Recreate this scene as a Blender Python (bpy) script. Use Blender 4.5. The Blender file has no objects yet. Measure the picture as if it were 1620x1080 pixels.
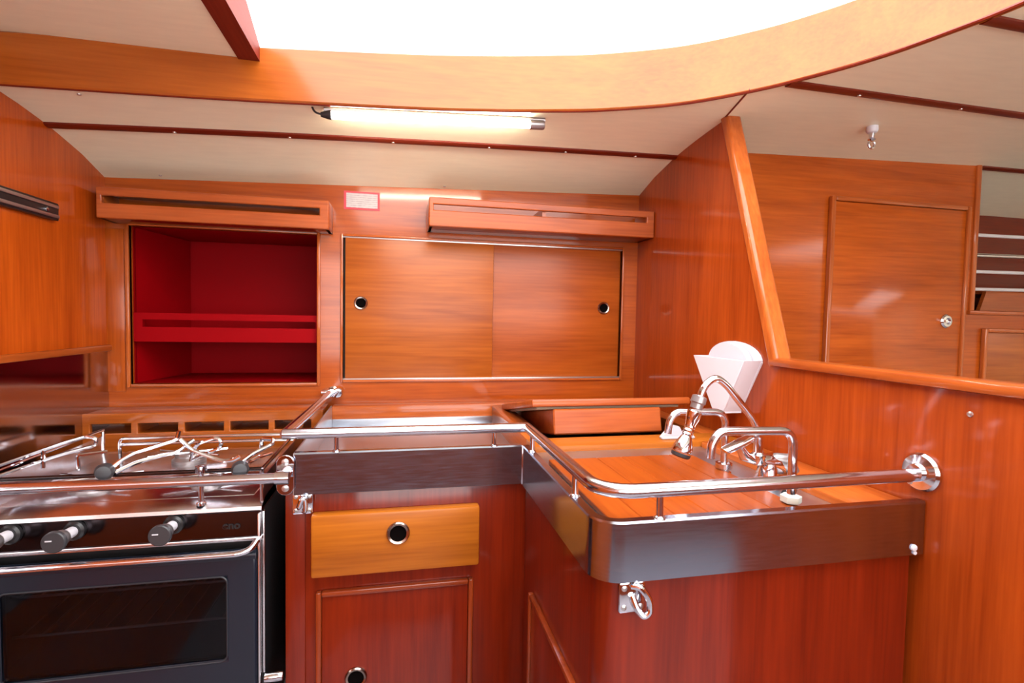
import bpy, bmesh, math, random
from mathutils import Vector, Matrix
random.seed(7)
PI = math.pi
scene = bpy.context.scene
COL = scene.collection

# ------------------------------------------------------------------ camera
cam_d = bpy.data.cameras.new('camera')
cam = bpy.data.objects.new('camera', cam_d); COL.objects.link(cam)
cam_d.sensor_width = 36.0
cam_d.lens = 812.28 / 1620 * 36
cam_d.clip_start = 0.02
_r = Vector((0.97756391, -0.20986045, 0.01809425))
_u = Vector((-0.00830575, 0.04743086, 0.99883999))
_f = Vector((0.21047523, 0.97658021, -0.04462365))
m = Matrix((( _r.x, _u.x, -_f.x, 0), (_r.y, _u.y, -_f.y, 0), (_r.z, _u.z, -_f.z, 1.2), (0, 0, 0, 1)))
cam.matrix_world = m
scene.camera = cam

# ------------------------------------------------------------------ sky
world = bpy.data.worlds.new('overcast_sky'); scene.world = world
world.use_nodes = True
bg = world.node_tree.nodes['Background']
# bright overcast sky, a little dimmer towards the horizon, added pale ground glow below for fill
_nt = world.node_tree
_tc = _nt.nodes.new('ShaderNodeTexCoord'); _sx = _nt.nodes.new('ShaderNodeSeparateXYZ')
_cr = _nt.nodes.new('ShaderNodeValToRGB')
_mr = _nt.nodes.new('ShaderNodeMapRange'); _mr.inputs['From Min'].default_value = -1; _mr.inputs['From Max'].default_value = 1
_nt.links.new(_tc.outputs['Generated'], _sx.inputs[0]); _nt.links.new(_sx.outputs['Z'], _mr.inputs[0])
_nt.links.new(_mr.outputs[0], _cr.inputs[0]); _nt.links.new(_cr.outputs[0], bg.inputs['Color'])
_e = _cr.color_ramp.elements
_e[0].position = 0.0; _e[0].color = (0.78, 0.78, 0.77, 1)
_e[1].position = 1.0; _e[1].color = (0.985, 0.97, 0.985, 1)
_a = _e.new(0.48); _a.color = (0.78, 0.78, 0.77, 1)
_b = _e.new(0.50); _b.color = (0.82, 0.82, 0.82, 1)
bg.inputs['Strength'].default_value = 1.25
vs = scene.view_settings
vs.view_transform = 'Standard'; vs.look = 'None'; vs.gamma = 1.0
vs.use_curve_mapping = False
vs.exposure = 2.85

# ------------------------------------------------------------------ materials
MATS = {}
def new_mat(name):
    m = bpy.data.materials.new(name); m.use_nodes = True
    nt = m.node_tree
    return m, nt, nt.nodes['Principled BSDF']

def wood(name, dark, light, axis='x', scale=1.0, rough=0.32, coat=0.7, coat_rough=0.1, streak=0.5):
    m, nt, b = new_mat(name)
    N, L = nt.nodes, nt.links
    tc = N.new('ShaderNodeTexCoord'); oi = N.new('ShaderNodeObjectInfo')
    mul = N.new('ShaderNodeMath'); mul.operation = 'MULTIPLY'; mul.inputs[1].default_value = 13.0
    L.new(oi.outputs['Random'], mul.inputs[0])
    add = N.new('ShaderNodeVectorMath'); add.operation = 'ADD'
    L.new(tc.outputs['Object'], add.inputs[0]); L.new(mul.outputs[0], add.inputs[1])
    def mapped(long, cross):
        mp = N.new('ShaderNodeMapping')
        s = [cross * scale] * 3; s['xyz'.index(axis)] = long * scale
        mp.inputs['Scale'].default_value = s
        L.new(add.outputs[0], mp.inputs['Vector'])
        return mp
    n1 = N.new('ShaderNodeTexNoise'); n1.inputs['Scale'].default_value = 1.0
    n1.inputs['Detail'].default_value = 4; n1.inputs['Roughness'].default_value = 0.6
    n1.inputs['Distortion'].default_value = 0.6
    L.new(mapped(1.6, 14).outputs[0], n1.inputs['Vector'])
    n2 = N.new('ShaderNodeTexNoise'); n2.inputs['Scale'].default_value = 1.0
    n2.inputs['Detail'].default_value = 3
    L.new(mapped(7, 160).outputs[0], n2.inputs['Vector'])
    mx = N.new('ShaderNodeMix'); mx.data_type = 'FLOAT'; mx.inputs[0].default_value = 0.42
    L.new(n1.outputs['Fac'], mx.inputs[2]); L.new(n2.outputs['Fac'], mx.inputs[3])
    cr = N.new('ShaderNodeValToRGB')
    e = cr.color_ramp.elements
    e[0].position = 0.5 - 0.3 * (1 - streak) - 0.02; e[0].color = (*[c * .96 for c in dark], 1)
    e[1].position = 0.60 + 0.08 * (1 - streak); e[1].color = (*[c * 1.06 for c in light], 1)
    L.new(mx.outputs[0], cr.inputs[0]); L.new(cr.outputs[0], b.inputs['Base Color'])
    b.inputs['Roughness'].default_value = rough
    b.inputs['Specular IOR Level'].default_value = 0.12
    b.inputs['Coat Weight'].default_value = coat
    b.inputs['Coat Roughness'].default_value = coat_rough
    bp = N.new('ShaderNodeBump'); bp.inputs['Strength'].default_value = 0.04; bp.inputs['Distance'].default_value = 0.002
    L.new(n2.outputs['Fac'], bp.inputs['Height']); L.new(bp.outputs[0], b.inputs['Normal'])
    # slow waviness of the varnish film
    n3 = N.new('ShaderNodeTexNoise'); n3.inputs['Scale'].default_value = 9.0; n3.inputs['Detail'].default_value = 1
    L.new(add.outputs[0], n3.inputs['Vector'])
    bp2 = N.new('ShaderNodeBump'); bp2.inputs['Strength'].default_value = 0.025; bp2.inputs['Distance'].default_value = 0.01
    L.new(n3.outputs['Fac'], bp2.inputs['Height']); L.new(bp2.outputs[0], b.inputs['Coat Normal'])
    MATS[name] = m
    return m

def plain(name, col, rough=0.5, metal=0.0, coat=0.0, spec=0.5, emit=None, estr=0.0, noise=0.0, nscale=40, stretch=None, rough_var=0.0):
    m, nt, b = new_mat(name)
    b.inputs['Base Color'].default_value = (*col, 1)
    b.inputs['Roughness'].default_value = rough
    b.inputs['Metallic'].default_value = metal
    b.inputs['Coat Weight'].default_value = coat
    b.inputs['Specular IOR Level'].default_value = spec
    if emit:
        b.inputs['Emission Color'].default_value = (*emit, 1)
        b.inputs['Emission Strength'].default_value = estr
    N, L = nt.nodes, nt.links
    tc = N.new('ShaderNodeTexCoord'); mp = N.new('ShaderNodeMapping')
    mp.inputs['Scale'].default_value = stretch or (1, 1, 1)
    L.new(tc.outputs['Object'], mp.inputs['Vector'])
    n = N.new('ShaderNodeTexNoise'); n.inputs['Scale'].default_value = nscale; n.inputs['Detail'].default_value = 3
    L.new(mp.outputs[0], n.inputs['Vector'])
    if noise:
        mx = N.new('ShaderNodeMix'); mx.data_type = 'RGBA'
        mx.inputs[6].default_value = (*[c * (1 - noise) for c in col], 1)
        mx.inputs[7].default_value = (*[min(1, c * (1 + noise)) for c in col], 1)
        L.new(n.outputs['Fac'], mx.inputs[0]); L.new(mx.outputs[2], b.inputs['Base Color'])
    if rough_var:
        mr = N.new('ShaderNodeMapRange')
        mr.inputs['To Min'].default_value = max(0.01, rough - rough_var); mr.inputs['To Max'].default_value = rough + rough_var
        L.new(n.outputs['Fac'], mr.inputs[0]); L.new(mr.outputs[0], b.inputs['Roughness'])
    MATS[name] = m
    return m

OD, OL = (0.26, 0.042, 0.0035), (0.41, 0.080, 0.007)       # orange varnished teak
RD, RL = (0.108, 0.007, 0.0012), (0.18, 0.014, 0.0022)      # red mahogany
wood('teak_x', OD, OL, 'x'); wood('teak_z', OD, OL, 'z'); wood('teak_y', OD, OL, 'y')
wood('mahogany_z', RD, RL, 'z'); wood('mahogany_x', RD, RL, 'x'); wood('mahogany_y', RD, RL, 'y')
wood('bulkhead_z', (0.235, 0.030, 0.003), (0.355, 0.056, 0.006), 'z')
wood('drawer_x', (0.27, 0.066, 0.004), (0.40, 0.115, 0.008), 'x', rough=0.4, coat=0.35, coat_rough=0.25)
wood('trim_x', (0.28, 0.050, 0.008), (0.43, 0.098, 0.016), 'x'); wood('trim_y', (0.28, 0.050, 0.008), (0.43, 0.098, 0.016), 'y')
wood('trim_z', (0.28, 0.050, 0.008), (0.43, 0.098, 0.016), 'z')
wood('batten', (0.10, 0.009, 0.004), (0.16, 0.017, 0.006), 'x', coat=0.3)
wood('board_y', (0.22, 0.035, 0.003), (0.315, 0.060, 0.005), 'y', scale=0.8, rough=0.4, coat=0.4, coat_rough=0.2)
plain('headliner', (0.86, 0.82, 0.61), 0.38, noise=0.07, nscale=12, stretch=(1, 6, 1), spec=0.4)
plain('steel', (0.38, 0.43, 0.53), 0.16, 1.0, noise=0.12, nscale=25, stretch=(1, 1, 12), rough_var=0.07)
plain('steel_panel', (0.52, 0.47, 0.47), 0.12, 1.0)
plain('hob_steel', (0.74, 0.72, 0.74), 0.22, 1.0, noise=0.1, nscale=20, rough_var=.08)
plain('chrome', (0.72, 0.73, 0.79), 0.09, 1.0)
plain('rail_steel', (0.64, 0.63, 0.69), 0.16, 1.0)
plain('black', (0.012, 0.012, 0.013), 0.35)
plain('cavity', (0.02, 0.015, 0.012), 0.7)
plain('oven_blue', (0.0055, 0.0095, 0.019), 0.32, coat=0.1)
plain('knob_black', (0.03, 0.03, 0.034), 0.4)
plain('panel_dark', (0.06, 0.05, 0.055), 0.14, 1.0)
plain('red_paint', (0.26, 0.0006, 0.003), 0.55, spec=0.06)
plain('white_plastic', (0.66, 0.65, 0.70), 0.4)
plain('grey_plastic', (0.50, 0.50, 0.54), 0.45)
plain('grey_metal', (0.30, 0.27, 0.27), 0.3, 0.7)
plain('seal', (0.30, 0.24, 0.17), 0.7)
plain('ring_metal', (0.34, 0.26, 0.22), 0.22, 1.0)
plain('pink', (0.55, 0.03, 0.05), 0.5)
plain('hole_shade', (0.003, 0.002, 0.002), 0.9, spec=0.02)  # near-black colour stands in for shade inside the finger pulls
plain('lamp_tube', (1, 1, 1), 0.4, emit=(1.0, 0.90, 0.74), estr=8.5)
plain('aluminium', (0.55, 0.53, 0.52), 0.3, 0.9)
plain('verdigris', (0.62, 0.66, 0.58), 0.6)
wood('leaf_x', (0.25, 0.050, 0.004), (0.385, 0.098, 0.010), 'x', scale=.8, coat=.4, coat_rough=.3)
wood('fiddle_x', (0.27, 0.048, 0.009), (0.42, 0.092, 0.017), 'x', rough=.4, coat=.5, coat_rough=.2)
wood('rack_x', (0.27, 0.055, 0.006), (0.41, 0.10, 0.013), 'x')
plain('tray_steel', (0.57, 0.60, 0.65), 0.32, 1.0, noise=.08, nscale=20, rough_var=.08)
wood('board_x', (0.27, 0.062, 0.006), (0.38, 0.105, 0.010), 'x', rough=.45, coat=.3, coat_rough=.2)
wood('trim_z2', (0.15, 0.020, 0.004), (0.25, 0.038, 0.007), 'z'); wood('trim_x2', (0.15, 0.020, 0.004), (0.25, 0.038, 0.007), 'x')
plain('oven_lining', (0.022, 0.028, 0.036), 0.4); plain('oven_floor', (0.06, 0.08, 0.11), 0.35)
plain('oven_edge', (0.012, 0.015, 0.022), 0.35)
plain('white_rail', (0.62, 0.60, 0.60), 0.35)
plain('sole', (0.30, 0.29, 0.32), 0.5, noise=.15, nscale=8)
wood('carlin_x', (0.29, 0.062, 0.006), (0.37, 0.092, 0.010), 'x', coat_rough=.15)
wood('veneer_z', (0.36, 0.052, 0.0035), (0.52, 0.092, 0.007), 'z')
wood('far_x', (0.29, 0.046, 0.0035), (0.45, 0.088, 0.007), 'x', coat=.5)
wood('beam', (0.11, 0.010, 0.004), (0.18, 0.019, 0.007), 'y', rough=.6, coat=0)
wood('leaf_red_x', (0.235, 0.040, 0.0035), (0.36, 0.076, 0.008), 'x', scale=.8, coat=.4, coat_rough=.3)
# printed notice: pale paper with faint grey lines
def notice():
    m, nt, b = new_mat('notice_print'); N, L = nt.nodes, nt.links
    tc = N.new('ShaderNodeTexCoord'); w = N.new('ShaderNodeTexWave')
    w.bands_direction = 'Z'; w.inputs['Scale'].default_value = 55; w.inputs['Distortion'].default_value = 0.3
    L.new(tc.outputs['Object'], w.inputs['Vector'])
    n = N.new('ShaderNodeTexNoise'); n.inputs['Scale'].default_value = 90; L.new(tc.outputs['Object'], n.inputs['Vector'])
    mu = N.new('ShaderNodeMath'); mu.operation = 'MULTIPLY'; L.new(w.outputs['Fac'], mu.inputs[0]); L.new(n.outputs['Fac'], mu.inputs[1])
    cr = N.new('ShaderNodeValToRGB'); cr.color_ramp.elements[0].color = (0.50, 0.46, 0.47, 1); cr.color_ramp.elements[1].color = (0.33, 0.27, 0.29, 1)
    cr.color_ramp.elements[0].position = .2; cr.color_ramp.elements[1].position = .6
    L.new(mu.outputs[0], cr.inputs[0]); L.new(cr.outputs[0], b.inputs['Base Color']); b.inputs['Roughness'].default_value = .5
    MATS['notice_print'] = m
notice()
def glass():
    m, nt, b = new_mat('oven_glass'); N, L = nt.nodes, nt.links
    tr = N.new('ShaderNodeBsdfTransparent'); tr.inputs[0].default_value = (0.45, 0.48, 0.53, 1)
    gl = N.new('ShaderNodeBsdfGlossy'); gl.inputs['Roughness'].default_value = 0.04
    fr = N.new('ShaderNodeFresnel'); fr.inputs[0].default_value = 1.33
    mx = N.new('ShaderNodeMixShader'); L.new(fr.outputs[0], mx.inputs[0]); L.new(tr.outputs[0], mx.inputs[1]); L.new(gl.outputs[0], mx.inputs[2])
    L.new(mx.outputs[0], N['Material Output'].inputs[0]); N.remove(b)
    MATS['oven_glass'] = m
glass()

# ------------------------------------------------------------------ mesh helpers
class G:
    def __init__(s): s.bm = bmesh.new()
    def box(s, x0, x1, y0, y1, z0, z1, bev=0.0, seg=2, mat=None):
        bm = bmesh.new()
        bmesh.ops.create_cube(bm, size=1.0)
        for v in bm.verts:
            v.co = Vector(((x0 + x1) / 2 + v.co.x * (x1 - x0), (y0 + y1) / 2 + v.co.y * (y1 - y0), (z0 + z1) / 2 + v.co.z * (z1 - z0)))
        if bev:
            bmesh.ops.bevel(bm, geom=bm.edges[:], offset=bev, segments=seg, affect='EDGES', profile=0.5)
        if mat is not None: bm.transform(mat)
        s.merge(bm); return s
    def merge(s, bm):
        mp = {v: s.bm.verts.new(v.co) for v in bm.verts}
        for f in bm.faces:
            try: s.bm.faces.new([mp[v] for v in f.verts])
            except ValueError: pass
        bm.free()
    def poly(s, pts, faces):
        vs = [s.bm.verts.new(p) for p in pts]
        for f in faces:
            try: s.bm.faces.new([vs[i] for i in f])
            except ValueError: pass
        return s
    def tube(s, path, r, n=12, cap=True):
        path = [Vector(p) for p in path]
        rings = []
        prev = None
        for i, p in enumerate(path):
            if i == 0: t = path[1] - p
            elif i == len(path) - 1: t = p - path[i - 1]
            else: t = (path[i + 1] - p).normalized() + (p - path[i - 1]).normalized()
            t.normalize()
            if prev is None:
                a = Vector((0, 0, 1)) if abs(t.z) < 0.9 else Vector((1, 0, 0))
                nx = t.cross(a).normalized()
            else:
                nx = (prev - t * prev.dot(t)).normalized()
            prev = nx
            ny = t.cross(nx)
            rad = r[i] if isinstance(r, (list, tuple)) else r
            k = 1.0
            if 0 < i < len(path) - 1:
                d = (path[i + 1] - p).normalized().dot((p - path[i - 1]).normalized())
                k = 1 / max(0.5, math.sqrt((1 + d) / 2))
            # mitre: stretch in the bend plane only
            ring = []
            bend = None
            if k > 1.001:
                bend = ((path[i + 1] - p).normalized() - (p - path[i - 1]).normalized())
                bend = bend.normalized() if bend.length > 1e-6 else None
            for j in range(n):
                a = 2 * PI * j / n
                o = (nx * math.cos(a) + ny * math.sin(a)) * rad
                if bend is not None: o += bend * (o.dot(bend)) * (k - 1)
                ring.append(s.bm.verts.new(p + o))
            rings.append(ring)
        for A, B in zip(rings, rings[1:]):
            for j in range(n):
                s.bm.faces.new((A[j], A[(j + 1) % n], B[(j + 1) % n], B[j]))
        if cap:
            s.bm.faces.new(list(reversed(rings[0]))); s.bm.faces.new(rings[-1])
        return s
    def lathe(s, base, axis, prof, n=24):
        base = Vector(base); ax = Vector(axis).normalized()
        a = Vector((0, 0, 1)) if abs(ax.z) < 0.9 else Vector((1, 0, 0))
        nx = ax.cross(a).normalized(); ny = ax.cross(nx)
        rings = []
        for r, h in prof:
            c = base + ax * h
            if r < 1e-6: rings.append([s.bm.verts.new(c)])
            else: rings.append([s.bm.verts.new(c + (nx * math.cos(2 * PI * j / n) + ny * math.sin(2 * PI * j / n)) * r) for j in range(n)])
        for A, B in zip(rings, rings[1:]):
            for j in range(n):
                a0, a1 = A[j % len(A)], A[(j + 1) % len(A)]
                b0, b1 = B[j % len(B)], B[(j + 1) % len(B)]
                vs = []
                for v in (a0, a1, b1, b0):
                    if v not in vs: vs.append(v)
                if len(vs) > 2:
                    try: s.bm.faces.new(vs)
                    except ValueError: pass
        return s
    def prism(s, pts, d):
        """polygon pts (3-D, planar) extruded by vector d"""
        pts = [Vector(p) for p in pts]; d = Vector(d); n = len(pts)
        a = [s.bm.verts.new(p) for p in pts]; b = [s.bm.verts.new(p + d) for p in pts]
        s.bm.faces.new(a); s.bm.faces.new(list(reversed(b)))
        for i in range(n):
            s.bm.faces.new((a[i], b[i], b[(i + 1) % n], a[(i + 1) % n]))
        return s
    def panel(s, axis, u, v, holes, c0, c1):
        """slab with rectangular holes; axis 'y': u=x, v=z; axis 'x': u=y, v=z"""
        us = sorted({u[0], u[1]} | {h[0] for h in holes} | {h[1] for h in holes})
        vv = sorted({v[0], v[1]} | {h[2] for h in holes} | {h[3] for h in holes})
        def P(a, b, c): return (a, c, b) if axis == 'y' else (c, a, b)
        def solid(i, j):
            if i < 0 or j < 0 or i >= len(us) - 1 or j >= len(vv) - 1: return False
            cu, cv = (us[i] + us[i + 1]) / 2, (vv[j] + vv[j + 1]) / 2
            return not any(h[0] < cu < h[1] and h[2] < cv < h[3] for h in holes)
        cache = {}
        def V(a, b, c):
            k = (a, b, c)
            if k not in cache: cache[k] = s.bm.verts.new(P(a, b, c))
            return cache[k]
        for i in range(len(us) - 1):
            for j in range(len(vv) - 1):
                if not solid(i, j): continue
                a0, a1, b0, b1 = us[i], us[i + 1], vv[j], vv[j + 1]
                s.bm.faces.new((V(a0, b0, c0), V(a1, b0, c0), V(a1, b1, c0), V(a0, b1, c0)))
                s.bm.faces.new((V(a0, b0, c1), V(a0, b1, c1), V(a1, b1, c1), V(a1, b0, c1)))
                for (di, dj, p, q) in ((-1, 0, (a0, b0), (a0, b1)), (1, 0, (a1, b0), (a1, b1)), (0, -1, (a0, b0), (a1, b0)), (0, 1, (a0, b1), (a1, b1))):
                    if not solid(i + di, j + dj):
                        s.bm.faces.new((V(*p, c0), V(*p, c1), V(*q, c1), V(*q, c0)))
        return s

WORLD = {}
def finish(name, g, mat, parent=None, smooth=35, bevel=None):
    bm = g.bm
    bmesh.ops.recalc_face_normals(bm, faces=bm.faces[:])
    co = [v.co for v in bm.verts]
    lo = Vector([min(c[i] for c in co) for i in range(3)]); hi = Vector([max(c[i] for c in co) for i in range(3)])
    o = (lo + hi) / 2
    if parent is None: o.z = lo.z
    bmesh.ops.translate(bm, verts=bm.verts[:], vec=-o)
    me = bpy.data.meshes.new(name); bm.to_mesh(me); bm.free()
    if smooth:
        for p in me.polygons: p.use_smooth = True
        me.set_sharp_from_angle(angle=math.radians(smooth))
    ob = bpy.data.objects.new(name, me); COL.objects.link(ob)
    me.materials.append(MATS[mat])
    WORLD[ob.name] = o.copy()
    if parent is not None:
        ob.parent = parent; ob.location = o - WORLD[parent.name]
    else: ob.location = o
    if bevel:
        md = ob.modifiers.new('edge', 'BEVEL'); md.width = bevel; md.segments = 2; md.limit_method = 'ANGLE'
    return ob
def thing(name, label, cat, loc, group=None):
    e = bpy.data.objects.new(name, None); COL.objects.link(e)
    e.empty_display_size = 0.05
    e.location = loc; WORLD[e.name] = Vector(loc)
    e['label'] = label; e['category'] = cat
    if group: e['group'] = group
    return e
def tag(o, label, cat, group=None):
    o['label'] = label; o['category'] = cat
    if group: o['group'] = group
    return o
def struct(name, g, mat, label=None, smooth=35, bevel=None):
    o = finish(name, g, mat, None, smooth, bevel)
    o['kind'] = 'structure'
    if label: o['label'] = label
    return o
def arc(c, r, a0, a1, n, plane='xy', h=0.0):
    out = []
    for i in range(n + 1):
        a = a0 + (a1 - a0) * i / n
        u, v = c[0] + r * math.cos(a), c[1] + r * math.sin(a)
        out.append({'xy': (u, v, h), 'xz': (u, h, v), 'yz': (h, u, v)}[plane])
    return out
def rounded(path, r, n=6):
    """round the inner corners of a polyline"""
    P = [Vector(p) for p in path]; out = [P[0]]
    for i in range(1, len(P) - 1):
        a = (P[i - 1] - P[i]); b = (P[i + 1] - P[i])
        rr = min(r, a.length * .49, b.length * .49)
        p0 = P[i] + a.normalized() * rr; p1 = P[i] + b.normalized() * rr
        for k in range(n + 1):
            t = k / n
            out.append(p0 * (1 - t) ** 2 + P[i] * 2 * t * (1 - t) + p1 * t * t)
    out.append(P[-1]); return out
def finger_ring(parent, x, y, z, r=0.0205, axis=(0, -1, 0), hole_shade=True):
    """recessed finger pull: a metal ring round a painted dark hole"""
    g = G().lathe((x, y, z), axis, [(r, 0), (r, 0.003), (r * .9, 0.0055), (r * .72, 0.004), (r * .66, 0.001), (r * .66, -0.012)], 28)
    o = finish('finger_ring', g, 'ring_metal', parent)
    g = G().lathe((x, y, z), axis, [(r * .66, 0.0008), (r * .60, 0.0004), (0, 0.0003)], 24)
    finish('ring_shade', g, 'hole_shade', o)  # flat disc, the pull's inner shade painted near-black
    return o

# ------------------------------------------------------------------ main dimensions (metres)
XL, XR = -0.759, 0.743        # bulkheads
YW = 1.5475                   # locker front behind the galley
YB, YP = 0.987, 0.587         # fascia of the back run, fascia of the sink run
ZT, ZF = 0.948, 0.870         # top and bottom of the steel fascia
YF = 1.28                     # wall with the door beyond the half bulkhead

_ys = [-2, 0, .6, .9, 1.15, 1.25, 1.34, 1.45, 1.548, 1.8]
_zs = [1.648, 1.646, 1.642, 1.635, 1.622, 1.614, 1.602, 1.579, 1.548, 1.46]
def ceil_z(x, y):
    for i in range(len(_ys) - 1):
        if y <= _ys[i + 1]:
            t = (y - _ys[i]) / (_ys[i + 1] - _ys[i]); z = _zs[i] + (_zs[i + 1] - _zs[i]) * t; break
    else: z = _zs[-1]
    return z + 0.036 * (min(x, 2.2) + 0.76)
# inner edge of the roof opening (the curved carlin)
_cp = [(-.80, 1.152), (-.526, 1.154), (-.30, 1.153), (.016, 1.143), (.20, 1.127), (.33, 1.108), (.438, 1.086), (.591, 1.033), (.716, .952), (.796, .875),
       (.856, .795), (.896, .715), (.929, .629), (.951, .5), (.963, .3), (.968, 0), (.970, -.5), (.970, -1.2)]
def cat(P, n=6):
    out = []
    for i in range(len(P) - 1):
        p0, p1, p2, p3 = P[max(0, i - 1)], P[i], P[i + 1], P[min(len(P) - 1, i + 2)]
        for k in range(n):
            t = k / n
            out.append(tuple(0.5 * ((2 * p1[d]) + (-p0[d] + p2[d]) * t + (2 * p0[d] - 5 * p1[d] + 4 * p2[d] - p3[d]) * t * t + (-p0[d] + 3 * p1[d] - 3 * p2[d] + p3[d]) * t ** 3) for d in range(len(p1))))
    out.append(P[-1]); return out
CURVE = cat(_cp)

# ================================================================== SETTING
# floor
struct('floor', G().box(-.80, 3.62, -1.42, 1.94, -.04, 0), 'sole')

# ceiling : curved headliner outside the carlin
g = G()
rows = []
for i, (x, y) in enumerate(CURVE):
    # fan each point of the carlin outwards to the hull side
    a = CURVE[max(0, i - 1)]; b = CURVE[min(len(CURVE) - 1, i + 1)]
    tx, ty = b[0] - a[0], b[1] - a[1]; L = math.hypot(tx, ty)
    sx, sy = x - ty / L * .008, y + tx / L * .008
    if y > .63: ex, ey = (x if x < .6 else x + (x - .6) * 5.4), 1.66
    else: ex, ey = 3.62, 1.66 - (0.63 - y) * (1.66 + 1.25) / (0.63 + 1.2)
    row = []
    for k in range(13):
        t = k / 12
        px, py = sx + (ex - sx) * t, sy + (ey - sy) * t
        row.append((px, py, ceil_z(px, py)))
    rows.append(row)
n = 13; lo = [p for r in rows for p in r]; hi = [(p[0], p[1], p[2] + .012) for p in lo]; o = len(lo)
faces = []
for i in range(len(rows) - 1):
    for k in range(n - 1):
        q = (i * n + k, i * n + k + 1, (i + 1) * n + k + 1, (i + 1) * n + k)
        qx = sum(lo[v][0] for v in q) / 4; qy = sum(lo[v][1] for v in q) / 4
        if 2.7 < qx < 3.4 and -1.15 < qy < -.2: continue      # deck hatch
        faces += [q, tuple(v + o for v in reversed(q))]
    for k in (0, n - 1):
        faces.append((i * n + k, (i + 1) * n + k, (i + 1) * n + k + o, i * n + k + o))
for r_ in (0, (len(rows) - 1) * n):
    for k in range(n - 1): faces.append((r_ + k, r_ + k + 1, r_ + k + 1 + o, r_ + k + o))
g.poly(lo + hi, faces)
ceiling = struct('ceiling', g, 'headliner', smooth=60)

# carlin
def top_z(x): return 1.742 + 0.062 * (x + .289)
g = G()
pr = []
for i, (x, y) in enumerate(CURVE):
    a = CURVE[max(0, i - 1)]; b = CURVE[min(len(CURVE) - 1, i + 1)]
    tx, ty = b[0] - a[0], b[1] - a[1]; L = math.hypot(tx, ty); nx, ny = -ty / L, tx / L     # outward
    zb = ceil_z(x, y) - 0.004; zt = top_z(x)
    pr.append([(x, y, zb + .003), (x, y, zt - .003), (x + nx * .003, y + ny * .003, zt), (x + nx * .03, y + ny * .03, zt), (x + nx * .03, y + ny * .03, zb + .02), (x + nx * .012, y + ny * .012, zb), (x + nx * .003, y + ny * .003, zb)])
pts = [p for r in pr for p in r]; n = 7
faces = [(i * n + k, i * n + (k + 1) % n, (i + 1) * n + (k + 1) % n, (i + 1) * n + k) for i in range(len(pr) - 1) for k in range(n)]
faces += [tuple(range(n)), tuple((len(pr) - 1) * n + k for k in range(n))]
g.poly(pts, faces)
carlin = struct('trim_1', g, 'carlin_x', 'varnished curved carlin round the roof opening', smooth=40)

# dark red bead under the carlin
g = G().tube([(x, y + .006, ceil_z(x, y) - .003) for (x, y) in CURVE], .0035, 6)
finish('bead', g, 'batten', carlin)

# coachroof panel left of the roof opening
g = G()
g.box(-.80, -.30, -1.4, 1.165, 1.716, 1.730)
struct('ceiling_left', g, 'headliner', 'cream headliner panel left of the roof opening')
# transverse roof beam
g = G()
pts, nseg = [], 12
for i in range(nseg + 1):
    y = 1.155 - i * (1.155 + 1.4) / nseg
    zt = 1.742 + min(.10, .40 * (1.155 - y))
    pts += [(-.326, y, 1.712), (-.286, y, 1.712), (-.286, y, zt), (-.326, y, zt)]
faces = [(i * 4 + k, i * 4 + (k + 1) % 4, i * 4 + 4 + (k + 1) % 4, i * 4 + 4 + k) for i in range(nseg) for k in range(4)] + [(0, 1, 2, 3), (nseg * 4, nseg * 4 + 1, nseg * 4 + 2, nseg * 4 + 3)]
g.poly(pts, faces)
struct('trim_2', g, 'beam', 'dark red roof beam at the left of the opening')
# unseen roof behind the camera, extended to cut light on the low surfaces
struct('ceiling_aft', G().box(-.284, .985, -1.41, -.15, 1.735, 1.75), 'headliner')

# ceiling battens
def batten(x0, x1, yfun, w, name, nseg=24, h=.006):
    g = G(); pts = []
    for i in range(nseg + 1):
        x = x0 + (x1 - x0) * i / nseg; y = yfun(x)
        for dy, dz in ((-w / 2, .002), (-w / 2, -h * .6), (-w / 4, -h), (w / 4, -h), (w / 2, -h * .6), (w / 2, .002)):
            pts.append((x, y + dy, ceil_z(x, y + dy) + dz))
    n = 6
    fs = [(i * n + k, i * n + (k + 1) % n, i * n + n + (k + 1) % n, i * n + n + k) for i in range(nseg) for k in range(n)] + [tuple(range(n)), tuple(nseg * n + k for k in range(n))]
    g.poly(pts, fs)
    o = struct(name, g, 'batten', smooth=40)
    return o
def screw(parent, x, y, z, axis, r=.004):
    finish('screw', G().lathe((x, y, z), axis, [(r, 0), (r * .9, .0015), (r * .4, .0025), (0, .0026)], 12), 'aluminium', parent)
b1 = batten(XL, XR, lambda x: 1.315 + .02 * x * x, .022, 'trim_3')
for x in (-.622, -.507, -.262, -.024, .215, .42, .62):
    y = 1.315 + .02 * x * x
    if x > -.55: screw(b1, x, y, ceil_z(x, y) - .006, (0, 0, -1))
b2 = batten(.765, 2.6, lambda x: .925 + .07 * (x - .753), .022, 'trim_4')
for x in (.95, 1.25): screw(b2, x, .925 + .07 * (x - .753), ceil_z(x, .95) - .006, (0, 0, -1))
batten(.925, 2.6, lambda x: .678 + .06 * (x - .926), .022, 'trim_5')
batten(1.765, 2.6, lambda x: 1.288 + .05 * (x - 1.765), .022, 'trim_6')
screw(ceiling, -.622, 1.185, ceil_z(-.622, 1.185), (0, 0, -1)); screw(ceiling, -.622, 1.53, ceil_z(-.622, 1.53), (0, 0, -1))
screw(ceiling, .684, .99, ceil_z(.684, .99), (0, 0, -1)); screw(ceiling, .12, 1.535, ceil_z(.12, 1.535), (0, 0, -1))
# thin joint between the two headliner panels, over the half bulkhead
g = G().tube([(.703 + .035 * t, .962 + .14 * t, ceil_z(.703 + .035 * t, .962 + .14 * t) - .0005) for t in (0, .5, 1)], .0022, 6)
finish('panel_joint', g, 'batten', ceiling)

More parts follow.
